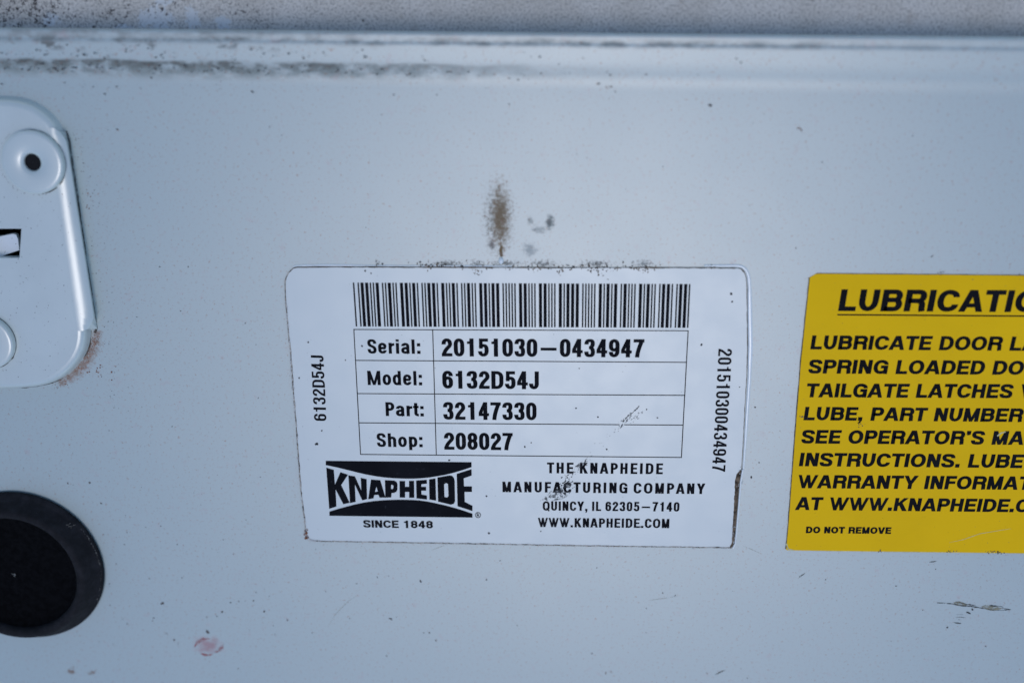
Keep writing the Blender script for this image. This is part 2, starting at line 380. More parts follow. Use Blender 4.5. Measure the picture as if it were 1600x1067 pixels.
        s = wv * 1.08; P.rect(xm - wv / 2, 0, xm + wv / 2, .42); P.pg((0, 1), (xm - wv / 2, .38), (xm + wv / 2, .38), (s, 1)); P.pg((W - s, 1), (xm - wv / 2, .38), (xm + wv / 2, .38), (W, 1))
    elif ch == '1': P.rect(W * .74 - wv, 0, W * .74, 1); P.pg((W * .12, .70), (W * .74 - wv * .5, .70), (W * .74 - wv * .5, .70 + wh * .85), (W * .12, .70 + wh * .75)); P.pg((W * .74 - wv * 1.25, .78), (W * .74 - wv * .5, .78), (W * .74 - wv * .5, 1), (W * .74 - wv * .72, 1))
    elif ch == '2':
        P.path((X0, .66), (X0, Y1 - min(rc, ry * .9)), ('v', (xm, Y1)), ('h', (X1, Y1 - ry * .9)), ('c', (X1, .52), (X0 + rx * .2, .42), (X0 + wv * .02, wh * .4))); P.rect(0, 0, W, wh)
    elif ch == '3':
        P.path((X0, .70), ('c', (X0, .88), (xm - rx * .6, Y1), (xm, Y1)), ('c', (xm + rx * .65, Y1), (X1 - .015, .90), (X1 - .015, .745)), ('c', (X1 - .015, .60), (xm + rx * .5, .525), (xm - rx * .25, .525)))
        P.path((xm - rx * .25, .525), ('c', (xm + rx * .6, .525), (X1, .46), (X1, .28)), ('c', (X1, .10), (xm + rx * .6, Y0), (xm, Y0)), ('c', (xm - rx * .65, Y0), (X0, .12), (X0, .31)))
    elif ch == '4':
        xs = W * .84; P.rect(xs - wv, 0, xs, 1); P.rect(0, .215, W, .215 + wh * .95); P.pg((0, .2 + wh * .9), (wv * .9, .2 + wh * .9), (xs - wv * .7, .82), (xs - wv * .7, 1), (xs - wv * .95, 1), (0, .25 + wh * .95))
    elif ch == '5':
        P.rect(W * .10, 1 - wh, W * .95, 1); P.rect(W * .10, .44, W * .10 + wv * .88, 1)
        P.path((W * .10 + wv * .35, .50), ('c', (W * .3, .64), (X1, .68), (X1, .42)), (X1, Y0 + ry * .8), ('v', (xm, Y0)), ('h', (X0, Y0 + min(ry * .8, .2))), (X0, .30))
    elif ch in '69':
        n0 = len(P.out)
        P.path((X1, .70), (X1, Y1 - min(ry * .8, Y1 - .71)), ('v', (xm, Y1)), ('h', (X0, Y1 - ry)), (X0, Y0 + ry), ('v', (xm, Y0)), ('h', (X1, Y0 + ry * .8)), (X1, .60 - ry * .8), ('v', (xm + rx * .1, .595)), ('h', (X0 + wv * .1, .47)))
        if ch == '9': P.out = [[[(W - x, 1 - y) for x, y in l] for l in g] for g in P.out]
    elif ch == '7': P.rect(0, 1 - wh, W, 1); P.path((W - wv * .62, 1 - wh * .6), ('c', (W * .62, .66), (W * .40, .38), (W * .36, 0)))
    elif ch == '8': O(X0 + .012, .525, X1 - .012, Y1); O(X0, Y0, X1, .525)
    # lower case
    elif ch == 'o': O(X0, Y0, X1, .76 - wh / 2)
    elif ch == 'd': O(X0, Y0, X1, .76 - wh / 2); P.rect(W - wv, 0, W, 1)
    elif ch == 'p': O(X0, Y0, X1, .76 - wh / 2); P.rect(0, -.22, wv, .76)
    elif ch == 'h': P.rect(0, 0, wv, 1); P.path((X0, .5), ('v', (xm + wv * .1, .76 - wh / 2)), ('h', (X1, .5)), (X1, 0))
    elif ch == 'r': P.rect(0, 0, wv, .76); P.path((X0, .45), ('v', (W, .755 - wh * .62)))
    elif ch == 't': P.path((W * .48, .96), (W * .48, .2), ('v', (W, wh * .5))); P.rect(0, .60, W, .60 + wh * .85)
    elif ch == 'e':
        y1 = .76 - wh / 2; r = min(rx * 1.2, (y1 - Y0) / 2)
        P.path((X0, .39), (X1, .39), (X1, y1 - r * .8), ('v', (xm, y1)), ('h', (X0, y1 - r)), (X0, Y0 + r), ('v', (xm, Y0)), ('h', (X1, min(.24, Y0 + r))))
    elif ch == 'a':
        y1 = .76 - wh / 2
        P.path((X0 + .01, .53), ('v', (xm, y1)), ('h', (X1 - .01, y1 - .15)), (X1 - .01, .1), (X1 + wv * .12, 0))
        P.path((X1 - .01, .44), ('v', (xm, .39)), ('c', (X0, .36), (X0, .30), (X0, .21)), ('v', (xm - .02, Y0)), ('h', (X1 - .01, .22)))
    return P.out, 0, adv
DBG = False
STY = dict(num=dict(Wc=.62, Wd=.58, wv=.23, wh=.175, sb=.05, tr=.0, sl=0), low=dict(Wc=.62, Wd=.56, wv=.225, wh=.175, sb=.075, tr=.02, sl=0, M=1.5), caps=dict(Wc=.60, Wd=.56, wv=.225, wh=.18, sb=.07, tr=.11, sl=0),
           foot=dict(Wc=.84, Wd=.7, wv=.31, wh=.24, sb=.06, tr=0, sl=.0), wide=dict(Wc=.84, Wd=.78, wv=.275, wh=.215, sb=.06, tr=.0, sl=0), obl=dict(Wc=.83, Wd=.6, wv=.268, wh=.212, sb=.065, tr=0, sl=.065), thin=dict(Wc=.56, Wd=.54, wv=.18, wh=.14, sb=.05, tr=.02, sl=0), web=dict(Wc=.57, Wd=.54, wv=.215, wh=.18, sb=.05, tr=.05, sl=0))
def text(name, s, p0, p1, cap, style, mat, parent, z, ref=None, up=None, label=None, gaps=None):
    """p0, p1: baseline ends of s (or of its beginning `ref`) in the survey; cap height in survey px"""
    st = STY[style]; G = []; x = 0
    for i, ch in enumerate(s):
        pol, a, wd = glyph(ch, st['Wc'], st['Wd'], st['wv'], st['wh'], st.get('M'))
        sl_, sr_ = SIDE.get(ch, (.8, .8)); x += sl_ * st['sb'] if ch != ' ' else 0
        G.append((pol, x)); x += wd + (sr_ * st['sb'] + st['tr'] if ch != ' ' else 0)
    A, B = at(*p0), at(*p1)
    mx = ((p0[0] + p1[0]) / 2, (p0[1] + p1[1]) / 2)
    d = (B - A)
    if up: C0, C1 = at(*mx), at(mx[0] + up[0] * cap, mx[1] + up[1] * cap)
    else: C0, C1 = at(*mx), at(mx[0], mx[1] - cap)
    e = d.normalized(); n = Vector((-e.y, e.x, 0)); H = abs((C1 - C0).dot(n))
    # ink extents of the reference part, sheared
    sl = st['sl']
    xs = [px + gx + sl * py for pol, gx in G[:len(ref) if ref else None] for g in pol for l in g for px, py in l]
    lo, hi = min(xs), max(xs); k = d.length / (hi - lo)
    if DBG: print('TXT', s, round(k / H, 3))
    bm = bmesh.new(); q = 0
    for pol, gx in G:
        for g in pol:
            q += 1; zz = z * MM + (q % 5) * 3e-6
            loops = []
            for l in g:
                L = []
                for px, py in l:
                    u = (px + gx + sl * py - lo) * k
                    p = A + e * u + n * (py * H); p.z = zz; L.append(p)
                loops.append(L)
            poly(bm, loops)
    o = obj(name, bm, mat, parent)
    if label: o['label'] = label
    return o
def quad_line(bm, a, b, wpx, z, s=None):
    """line of the given width (mm) between two points"""
    d = (b - a).normalized(); n = Vector((-d.y, d.x, 0)) * wpx * MM / 2; d = d * wpx * MM / 2
    vs = [a - n - d, b - n + d, b + n + d, a + n - d]
    for v in vs: v.z = z * MM
    bm.faces.new([bm.verts.new(v) for v in vs])
def flake(bm, c, r, z, ang=None, asp=1.0, n=6):
    ang = random.uniform(0, 6.28) if ang is None else ang
    ca, sa = math.cos(ang), math.sin(ang); v = []
    for k in range(n):
        t = k * 2 * math.pi / n; q = r * random.uniform(.55, 1.2)
        x, y = q * asp * math.cos(t), q * math.sin(t) / math.sqrt(asp)
        v.append(bm.verts.new((c.x + x * ca - y * sa, c.y + x * sa + y * ca, z * MM + random.uniform(0, 1e-5))))
    bm.faces.new(v)
def ribbon(bm, pts, wfun, z, off=0.):
    """ragged strip along a polyline (metres); wfun(t) -> (left, right) widths in mm"""
    acc = [0]
    for a, b in zip(pts, pts[1:]): acc.append(acc[-1] + (b - a).length)
    L = acc[-1]; step = .00018; n = max(4, int(L / step)); rows = []; j = 0
    for i in range(n + 1):
        s = L * i / n
        while j < len(pts) - 2 and acc[j + 1] < s: j += 1
        d = (pts[j + 1] - pts[j]).normalized(); p = pts[j] + d * (s - acc[j]); nn = Vector((-d.y, d.x, 0))
        l, r = wfun(s / L)
        a = p + nn * (off + l) * MM; b = p + nn * (off - r) * MM; a.z = b.z = z * MM
        rows.append((bm.verts.new(a), bm.verts.new(b)))
    for (a, b), (c, d) in zip(rows, rows[1:]): bm.faces.new((a, b, d, c))
class Walk:
    """smooth random value in 0..1"""
    def __init__(s, f): s.v = random.random(); s.t = random.random(); s.f = f
    def __call__(s):
        if random.random() < s.f: s.t = random.random()
        s.v += (s.t - s.v) * .35; return s.v

# ------------------------------------------------------------------ the weathered sheet behind the folded edge
bm = bmesh.new()
z = -9
a, b_, c, d = at(-700, 120, z), at(2300, 120, z), at(2300, -900, z), at(-700, -900, z)
poly(bm, [[a, b_, c, d]])
back = obj('weathered_sheet', bm, M['weather'])
tag(back, 'grey weathered sheet with flaking speckled paint beyond the folded panel edge', 'metal sheet')

# ------------------------------------------------------------------ the white panel with its folded edge
# slot and bumper openings
SLOT = [at(-24, 404, 0), at(33, 404, 0), at(36, 357, 0), at(-24, 356, 0)]
BC = at(38.5, 882, 0)
BR_ = 16.4
hole = [Vector((BC.x + .0165 * math.cos(k * math.pi / 20), BC.y + .0165 * math.sin(k * math.pi / 20), 0)) for k in range(40)]
def fold_row(row, zz):
    """left and right ends of one line of the fold; row is its survey row at mid frame"""
    t = (row - 53) / (128 - 53)
    l, r = row - 9 - 6 * t * .5, row + 5 + 8 * t * .9
    return at(-500, l - (r - l) * 500 / 1600, zz), at(2100, r + (r - l) * 500 / 1600, zz)
ROWS = [(140, 0), (134, .01), (129, .045), (124, .12), (119, .24), (115, .36), (111, .49), (107, .61), (102, .75), (97, .87), (91, .99), (85, 1.09), (80, 1.17), (76, 1.23), (73, 1.25), (70.5, 1.22), (68.5, 1.19), (66, 1.22), (63, 1.29), (60, 1.33), (57, 1.34), (55, 1.29), (53.8, 1.15), (53, .85), (52.4, .35), (52.2, -.3), (52.2, -8.9)]
bm = bmesh.new(); fold = bm.verts.layers.float_vector.new('fold')
NX = 40; grid = []
for row, zz in ROWS:
    l, r = fold_row(row, zz)
    if row < 52.3:                      # the turned-down flange hangs straight
        l0, r0 = fold_row(52.4, .35); l = Vector((l0.x, l0.y, l.z)); r = Vector((r0.x, r0.y, r.z)); l.z = r.z = zz * MM
    line = []
    for i in range(NX + 1):
        v = bm.verts.new(l.lerp(r, i / NX)); v[fold] = (-500 + 2600 * i / NX, row, 0); line.append(v)
    grid.append(line)
for A, B in zip(grid, grid[1:]):
    for i in range(NX):
        f = bm.faces.new((A[i], A[i + 1], B[i + 1], B[i])); f.smooth = True
top = [v.co.copy() for v in grid[0]]
bl, br = at(-600, 1800, 0), at(2500, 1800, 0)
n0 = len(bm.verts)
poly(bm, [[bl, br, Vector((br.x, top[-1].y, 0))] + top[::-1] + [Vector((bl.x, top[0].y, 0))], SLOT, hole])
bm.verts.ensure_lookup_table()
for v in bm.verts[n0:]: v[fold] = (0, 400, 0)
bmesh.ops.remove_doubles(bm, verts=bm.verts, dist=1e-7)
panel = obj('body_panel', bm, M['panel'])
for p in panel.data.polygons: p.use_smooth = True
tag(panel, 'white painted steel panel with folded upper edge and small dirt stains, carrying both stickers', 'metal panel')
# recess behind the slot and behind the bumper
bm = bmesh.new()
lo = [Vector((p.x, p.y, -.02)) for p in SLOT]
rings(bm, [[p - Vector((0, 0, 1e-5)) for p in SLOT], lo], True, 'end')
obj('slot_recess', bm, M['dark'], panel)
# dirt specks on the panel
bm = bmesh.new()
def free(px, py):
    return not (455 < px < 1165 and 415 < py < 850) and not (px > 1225 and 425 < py < 862) and not (px < 150 and 150 < py < 610) and not ((px - 42) ** 2 + (py - 881) ** 2 < 125 ** 2)
for px, py, r in ((955, 135, 3.2), (1109, 165, 3.2), (254, 942, 4), (657, 908, 2.6), (610, 966, 2.8), (612, 968, 1.6), (324, 986, 4.5), (347, 955, 2.6), (339, 962, 2), (396, 938, 2.2), (413, 955, 2.4), (360, 941, 1.8), (373, 939, 1.6), (449, 968, 2), (272, 999, 2.6), (604, 1024, 2), (488, 988, 1.6),
                  (1174, 745, 2.2), (183, 202, 2.2), (1480, 980, 2), (1540, 1009, 2), (400, 925, 1.5), (140, 754, 3), (106, 755, 2), (158, 786, 2), (240, 965, 2.2), (662, 988, 2), (671, 988, 2), (681, 1000, 2), (1180, 636, 2), (1400, 915, 1.6), (1290, 905, 1.6), (1055, 930, 1.6), (925, 1020, 1.8), (760, 905, 1.8), (1010, 950, 1.5)):
    flake(bm, at(px, py), r * .14 * MM * .85, .02, asp=random.uniform(1, 1.5), n=7)
for _ in range(300):
    px, py = random.uniform(0, 1600), random.uniform(150, 1067)
    if random.random() < .45: px, py = random.triangular(100, 700, 150), random.triangular(500, 1067, 900)
    if not free(px, py): continue
    flake(bm, at(px, py), random.choice((.05, .06, .07, .09, .12, .16)) * MM, .02, asp=random.uniform(1, 1.8))
for _ in range(150):                                # near the latch plate
    py = random.uniform(200, 640); px = 105 + (py - 200) * .14 + abs(random.gauss(0, 22)) + 8
    flake(bm, at(px, py), random.choice((.05, .07, .09, .12)) * MM, .02)
tag(obj('dirt_specks', bm, M['speck'], panel), kind='stuff')
bm = bmesh.new()
for _ in range(420):
    t = random.random(); px = 150 - 66 * t ** 1.3 + abs(random.gauss(0, 7)) - 3; py = 516 + 82 * t ** .8 + abs(random.gauss(0, 7)) - 3
    flake(bm, at(px, py), random.choice((.04, .05, .07, .1)) * MM, .025)
for px, py, s, k in ((112, 1046, 3, 9), (146, 1048, 3, 6), (953, 137, 3, 5), (138, 322, 5, 4), (140, 300, 6, 3), (157, 580, 9, 14), (953, 1050, 3, 5), (1250, 205, 4, 5)):
    for _ in range(k): flake(bm, at(random.gauss(px, s), random.gauss(py, s * .6)), random.uniform(.08, .22) * MM, .025)
tag(obj('rust_specks', bm, M['rust'], panel), kind='stuff')
bm = bmesh.new()
for _ in range(380):
    px = abs(random.gauss(0, 420)); t = random.random()
    py = random.gauss(105, 4) + px * .012 if t < .68 else random.gauss(82, 6) + px * .01 if t < .93 else random.uniform(112, 150)
    zz = 1.3 if py < 90 else 1.0 if py < 105 else .7 if py < 112 else .45 if py < 120 else .15
    flake(bm, at(px, py, zz), random.choice((.06, .08, .1, .14, .2)) * MM, zz + .05, random.gauss(0, .3), random.uniform(1, 2.2))
tag(obj('fold_grime', bm, M['speck'], panel), kind='stuff')
# red smear, two curved strokes
bm = bmesh.new()
for pts, w0 in (([(303, 1012), (308, 1003), (318, 998), (328, 997)], .5), ([(330, 1021), (340, 1016), (347, 1010), (350, 1004)], .6), ([(312, 1020), (322, 1023), (332, 1022)], .35)):
    wk = Walk(.3); ribbon(bm, [at(*p) for p in pts], lambda t: (w0 * (.4 + wk()) * math.sin(math.pi * min(max(t, .05), .95)), w0 * (.4 + wk()) * math.sin(math.pi * min(max(t, .05), .95))), .03)
obj('red_smear', bm, M['red'], panel)
# scuffed scratch at the lower right
def cut(px, py): return at(1400 + px / 6.39, 900 + py / 6.39)
bm = bmesh.new()
for pts, w0 in (([(405, 263), (440, 265), (500, 266)], .10), ([(498, 268), (560, 274), (640, 292), (740, 298), (830, 312), (895, 322)], .22), ([(590, 250), (650, 265), (720, 282), (800, 290)], .10), ([(720, 285), (745, 275)], .12), ([(880, 322), (980, 338), (1070, 338), (1150, 330)], .12), ([(930, 290), (1000, 296), (1050, 300), (1075, 312)], .18), ([(1050, 318), (1110, 326), (1150, 332)], .09),
                ([(755, 318), (768, 340)], .22), ([(700, 355), (722, 362), (748, 374)], .22), ([(595, 408), (640, 406), (695, 412)], .10), ([(570, 458), (610, 465), (650, 470)], .16), ([(510, 503), (524, 505)], .16), ([(615, 432), (640, 432)], .06), ([(600, 380), (670, 380)], .05)):
    wk = Walk(.25); ribbon(bm, [cut(*p) for p in pts], lambda t: (w0 * (.2 + wk()) * (1 - (2 * t - 1) ** 6), w0 * (.2 + wk()) * (1 - (2 * t - 1) ** 6)), .035)
sc = obj('scratch_mark', bm, M['scratch'], panel)
bm = bmesh.new()
wk = Walk(.2); ribbon(bm, [cut(850, 300), cut(930, 312), cut(1010, 320), cut(1060, 322)], lambda t: (1.1 * (.3 + wk()) * math.sin(math.pi * t), .7 * math.sin(math.pi * t)), .028)
wk = Walk(.2); ribbon(bm, [cut(560, 262), cut(640, 275), cut(720, 288)], lambda t: (.6 * (.3 + wk()) * math.sin(math.pi * t), .4 * math.sin(math.pi * t)), .028)
obj('scratch_stain', bm, M['tan'], panel)
# fine hairline scratches on the paint
for pts in ([(1160, 852), (1175, 858), (1192, 866)], [(510, 982), (525, 958), (545, 938), (566, 924)], [(1010, 938), (1060, 931)], [(672, 860), (690, 853), (700, 850)]):
    bm = bmesh.new(); ribbon(bm, [at(*p) for p in pts], lambda t: (.05 * math.sin(math.pi * t), .05 * math.sin(math.pi * t)), .03)
    obj('hairline_scratch', bm, M['tan'], panel)
for pts in ([(1247, 903), (1253, 898), (1258, 895)], [(1116, 1054), (1124, 1050), (1133, 1046)], [(1452, 878), (1458, 877), (1464, 876)], [(1454, 402), (1458, 399)]):
    bm = bmesh.new(); wk = Walk(.3); ribbon(bm, [at(*p) for p in pts], lambda t: (.05 + .2 * wk() * math.sin(math.pi * t), .05 + .14 * math.sin(math.pi * t)), .03)
    obj('smudge', bm, M['tan2'], panel)
# hardened white paint drip over the printed label
bm = bmesh.new()
c = at(783, 407.5)
lathe(bm, c, [(.78, 0), (.76, .15), (.66, .36), (.46, .52), (.22, .6), (.02, .62)], 20, .72)
obj('paint_drip', bm, M['ridge'], panel, True)

# ------------------------------------------------------------------ printed data label
def loop_px(pts): return [at(*p) for p in pts]
OUT = [(445.8, 445), (446, 440), (447.5, 433), (452, 425), (459, 418.6), (464, 417.2), (500, 416.6), (700, 417.6), (800, 418), (1000, 418), (1100, 418.2), (1150, 418.6), (1158, 419.8), (1163, 425), (1166, 434),
       (1167, 450), (1167.4, 500), (1168, 540), (1166.5, 590), (1163.5, 640), (1161, 690), (1158.5, 732), (1155, 752), (1152, 790), (1148.5, 830), (1146.5, 848), (1143, 854.6), (1100, 854), (1000, 852.8), (900, 851.2), (800, 849.4), (700, 847.6), (600, 846), (500, 844.4), (489, 843.6), (482.5, 841), (479.4, 836), (476, 810), (470.5, 765), (466, 705), (462, 650), (458.8, 610), (455, 560), (450.5, 510), (446.8, 470)]
lab = loop_px(OUT)[::-1]                                 # counter-clockwise in plan
LZ = .22
def slab(name, loop, zt, mat, parent=None, edge=.05):
    bm = bmesh.new()
    up = [Vector((p.x, p.y, (zt - edge) * MM)) for p in loop]; dn = [Vector((p.x, p.y, 0)) for p in loop]
    ins = [Vector((p.x, p.y, zt * MM)) for p in inset(loop, edge * MM)]
    rings(bm, [dn, up, ins]); poly(bm, [ins])
    bmesh.ops.remove_doubles(bm, verts=bm.verts, dist=1e-8)
    bmesh.ops.recalc_face_normals(bm, faces=bm.faces)
    return obj(name, bm, mat, parent)
label = slab('data_label', lab, LZ, M['label'])
tag(label, 'white printed label with barcode, serial table and dirty worn edges', 'label')
ZI = LZ + .012
# barcode
C39 = {'0': 'nnnwwnwnn', '1': 'wnnwnnnnw', '2': 'nnwwnnnnw', '3': 'wnwwnnnnn', '4': 'nnnwwnnnw', '5': 'wnnwwnnnn', '7': 'nnnwnnwnw', '9': 'nnwwnnwnn', '*': 'nwnnwnwnn'}
bars = []; x = 0; rt = 2.15
for ch in '*201510300434947*':
    for i, e in enumerate(C39[ch]):
        wd = rt if e == 'w' else 1
        if i % 2 == 0: bars.append((x, x + wd))
        x += wd
    x += 1
X = x - 1
bm = bmesh.new(); TL, TR, BL, BR = at(551.6, 441.2), at(1078.6, 443.4), at(556.2, 509.6), at(1075.4, 511.8)
for a, b_ in bars:
    a -= .02; b_ += .02
    v = [BL.lerp(BR, a / X), BL.lerp(BR, b_ / X), TL.lerp(TR, b_ / X), TL.lerp(TR, a / X)]
    for p in v: p.z = ZI * MM
    bm.faces.new([bm.verts.new(p) for p in v])
obj('barcode', bm, M['ink'], label)
# table rules
bm = bmesh.new(); q = ZI
for i, (a, b_) in enumerate((((553.2, 514.3), (1075, 516.3)), ((556.6, 562.5), (1072.3, 565.5)), ((558.8, 614.2), (1069.8, 617)), ((561.4, 659.8), (1066.9, 663.4)), ((563.7, 709), (1064.5, 713.8)), ((553.2, 514.3), (563.7, 709)), ((676.3, 515), (681.9, 710)), ((1075, 516.3), (1064.5, 713.8)))):
    q += .004
    if i == 3:
        A, B = at(*a), at(*b_); quad_line(bm, A, A.lerp(B, .805), .20, q); quad_line(bm, A.lerp(B, .822), B, .20, q)
    else: quad_line(bm, at(*a), at(*b_), .20, q)
obj('table_rules', bm, M['ink'], label)
K = M['ink']
text('row_heading', 'Serial:', (575, 551.9), (657.4, 552.3), 22.4, 'low', K, label, ZI)
text('row_heading', 'Model:', (575, 600.9), (660, 601.4), 22.2, 'low', K, label, ZI)
text('row_heading', 'Part:', (603.2, 649.2), (662.6, 649.8), 21.6, 'low', K, label, ZI)
text('row_heading', 'Shop:', (589.6, 697.3), (660.8, 697.8), 21.4, 'low', K, label, ZI)
text('row_value', '20151030\u20130434947', (690.6, 556.2), (1006, 557.9), 28.2, 'num', K, label, ZI)
text('row_value', '6132D54J', (691.6, 606.3), (842, 607.6), 27.8, 'num', K, label, ZI)
text('row_value', '32147330', (693, 654.8), (838.4, 655.8), 27.5, 'num', K, label, ZI)
text('row_value', '208027', (694.4, 701.6), (801.4, 702.6), 26.8, 'num', K, label, ZI)
text('address_line', 'THE KNAPHEIDE', (854.7, 738.4), (1035.4, 739.9), 16.8, 'caps', K, label, ZI)
text('address_line', 'MANUFACTURING COMPANY', (785.2, 767.8), (1101.2, 770.9), 16.4, 'caps', K, label, ZI)
text('address_line', 'QUINCY, IL 62305\u20137140', (848, 796.6), (1061.2, 798.2), 14.6, 'web', K, label, ZI)
text('address_line', 'WWW.KNAPHEIDE.COM', (840.4, 822.2), (1045.5, 824), 14.4, 'web', K, label, ZI)
text('side_number', '6132D54J', (510.6, 657), (505.8, 555), 19.6, 'thin', K, label, ZI, up=(-1, 0))
text('side_number', '201510300434947', (1122.4, 544.5), (1112.2, 736), 21, 'thin', K, label, ZI, up=(1, 0))
# emblem
def lg(pts):
    o = []
    for x, y in pts:
        p = at(500 + x / 6.154, 700 + y / 6.154); p.z = ZI * MM; o.append(p)
    return o
LOGO = [[[(57, 117), (1458, 130), (1458, 178), (1375, 206), (1290, 231), (1205, 252), (1120, 267), (1040, 279), (960, 286), (880, 289), (800, 288), (710, 284), (620, 277), (535, 265), (450, 250), (355, 228), (260, 204), (160, 180), (57, 158)]],
        [[(92, 604), (170, 580), (250, 558), (335, 536), (420, 518), (510, 504), (600, 496), (700, 491), (800, 490), (880, 492), (950, 496), (1025, 506), (1100, 521), (1200, 543), (1300, 570), (1385, 596), (1467, 624), (1467, 662), (92, 645)]],
        [[(62, 182), (135, 204), (146, 345), (198, 226), (272, 250), (206, 350), (288, 520), (226, 534), (152, 392), (160, 556), (90, 578)]],
        [[(274, 256), (338, 266), (398, 400), (393, 280), (450, 292), (455, 484), (408, 497), (337, 345), (345, 511), (290, 523)]],
        [[(492, 296), (582, 303), (632, 470), (575, 471), (563, 443), (524, 446), (515, 478), (465, 486)], [(530, 415), (557, 412), (544, 366)]],
        [[(625, 302), (715, 307), (737, 318), (747, 340), (746, 395), (735, 415), (716, 425), (690, 426), (687, 468), (630, 471)], [(686, 348), (698, 348), (707, 358), (707, 378), (698, 388), (686, 388)]],
        [[(765, 310), (820, 311), (820, 366), (857, 366), (857, 309), (906, 309), (908, 472), (858, 472), (858, 416), (820, 416), (820, 470), (768, 470)]],
        [[(925, 306), (1028, 299), (1030, 336), (976, 342), (976, 366), (1022, 366), (1022, 404), (976, 404), (978, 440), (1030, 450), (1030, 489), (929, 478)]],
        [[(1050, 295), (1112, 286), (1118, 500), (1053, 489)]],
        [[(1130, 277), (1245, 257), (1270, 260), (1287, 277), (1296, 305), (1300, 505), (1288, 530), (1258, 538), (1136, 509)], [(1195, 342), (1215, 330), (1231, 340), (1236, 455), (1222, 470), (1198, 462)]],
        [[(1315, 242), (1458, 197), (1460, 258), (1383, 286), (1386, 362), (1462, 362), (1462, 416), (1391, 416), (1393, 511), (1468, 549), (1466, 600), (1323, 553)]]]
bm = bmesh.new()
for g in LOGO: poly(bm, [lg(l) for l in g])
logo = obj('emblem', bm, K, label)
logo['label'] = 'black emblem block with arched lettering'
bm = bmesh.new()
cx, cy, r = 1520, 637, 25
circ = lambda r: lg([(cx + r * math.cos(k * math.pi / 16), cy + r * math.sin(k * math.pi / 16)) for k in range(32)])
poly(bm, [circ(r + 3.2), circ(r - 3.2)])
for g in ([(1508, 620), (1515, 620), (1515, 654), (1508, 654)], [(1515, 620), (1529, 622), (1533, 631), (1528, 640), (1515, 641), (1515, 635), (1525, 634), (1526, 629), (1524, 626), (1515, 626)], [(1519, 641), (1526, 640), (1534, 654), (1526, 654)]): poly(bm, [lg(g)])
obj('registered_mark', bm, K, logo)
text('since_line', 'SINCE 1848', (568.2, 823), (676.8, 824.4), 11.6, 'wide', K, label, ZI)
# worn, dirty edges, and the painted shade of the lifted right edge
def edge(i0, i1): return [at(*p) for p in OUT[i0:i1 + 1]]
bm = bmesh.new()
wk, w2, on = Walk(.12), Walk(.35), Walk(.05)
ribbon(bm, edge(3, 13), lambda t: ((.02 + .14 * wk() * (1 if .3 < t < .8 else .6)) * (1 if on() > .25 else .3), (.04 + .16 * w2()) * (1 if on.v > .2 else .4)), LZ + .02)
wk, w2 = Walk(.3), Walk(.3)
ribbon(bm, edge(13, 21), lambda t: (.02 + .05 * wk(), .05 + .12 * w2() * (1 - .6 * t)), LZ + .021)
wk, w2 = Walk(.2), Walk(.4)
ribbon(bm, edge(21, 26), lambda t: (.05, .10 + (.80 + .3 * w2()) * min(1, t * 14) * (1 - .55 * t)), LZ + .022)  # wide dark wedge paints the shade in the gap at the lifted edge
for px, py, sx, k in ((675, 414, 12, 34), (705, 413, 18, 26), (750, 416, 14, 20), (850, 418, 40, 40), (920, 420, 22, 38), (960, 417, 20, 26), (1005, 419, 14, 34), (1115, 416, 7, 9), (745, 426, 5, 14), (935, 428, 6, 8), (590, 412, 3, 8), (876, 424, 3, 10)):
    for _ in range(k): flake(bm, at(random.gauss(px, sx), random.gauss(py, 3.2)), random.uniform(.06, .2) * MM, LZ + .03, asp=1.4)
tag(obj('edge_grime_shade', bm, M['grime'], label))
bm = bmesh.new()
wk, w2 = Walk(.4), Walk(.4)
ribbon(bm, edge(26, 36), lambda t: (.05 + .16 * wk(), .05 + .20 * w2()), LZ + .023)
wk, w2 = Walk(.3), Walk(.4)
ribbon(bm, edge(36, len(OUT) - 1) + edge(0, 3), lambda t: (.08 + .12 * wk(), .08 + .20 * w2() * (.5 + .5 * (t < .75))), LZ + .024)
obj('frayed_border', bm, M['fray'], label)
bm = bmesh.new()
for rng, side in (((26, 36), 1), ((36, 44), 1)):
    pts = edge(*rng); n = 230
    for _ in range(n):
        j = random.randrange(len(pts) - 1); p = pts[j].lerp(pts[j + 1], random.random())
        p = p + Vector((random.gauss(0, .12), random.gauss(0, .12), 0)) * MM
        flake(bm, p, random.uniform(.06, .15) * MM, LZ + .045, asp=1.6)
for p in [(1158, 735), (1157, 752), (1153, 758), (1148, 838), (1147, 846), (1146, 826)]:
    for _ in range(8): flake(bm, at(random.gauss(p[0], 2), random.gauss(p[1], 4)), random.uniform(.08, .16) * MM, LZ + .05)
tag(obj('frayed_paper', bm, M['pale'], label), kind='stuff')
# ridges of paint that built up along the top and right edges
def bead(name, pts, wfun, h, parent):
    bm = bmesh.new(); acc = [0]
    for a, b in zip(pts, pts[1:]): acc.append(acc[-1] + (b - a).length)
    L = acc[-1]; n = int(L / .0004); j = 0; prev = None
    for i in range(n + 1):
        s = L * i / n
        while j < len(pts) - 2 and acc[j + 1] < s: j += 1
        d = (pts[j + 1] - pts[j]).normalized(); p = pts[j] + d * (s - acc[j]); nn = Vector((-d.y, d.x, 0)); wd, off = wfun(i / n)
        ring = [bm.verts.new(p + nn * (off + wd * math.cos(k)) * MM + Vector((0, 0, max(0, h * math.sin(k)) * MM))) for k in (math.pi, 2.4, 1.9, 1.4, .9, .4, 0)]
        if prev:
            for k in range(6): bm.faces.new((prev[k], prev[k + 1], ring[k + 1], ring[k]))
        prev = ring
    bmesh.ops.recalc_face_normals(bm, faces=bm.faces)
    return obj(name, bm, M['ridge'], parent, True)
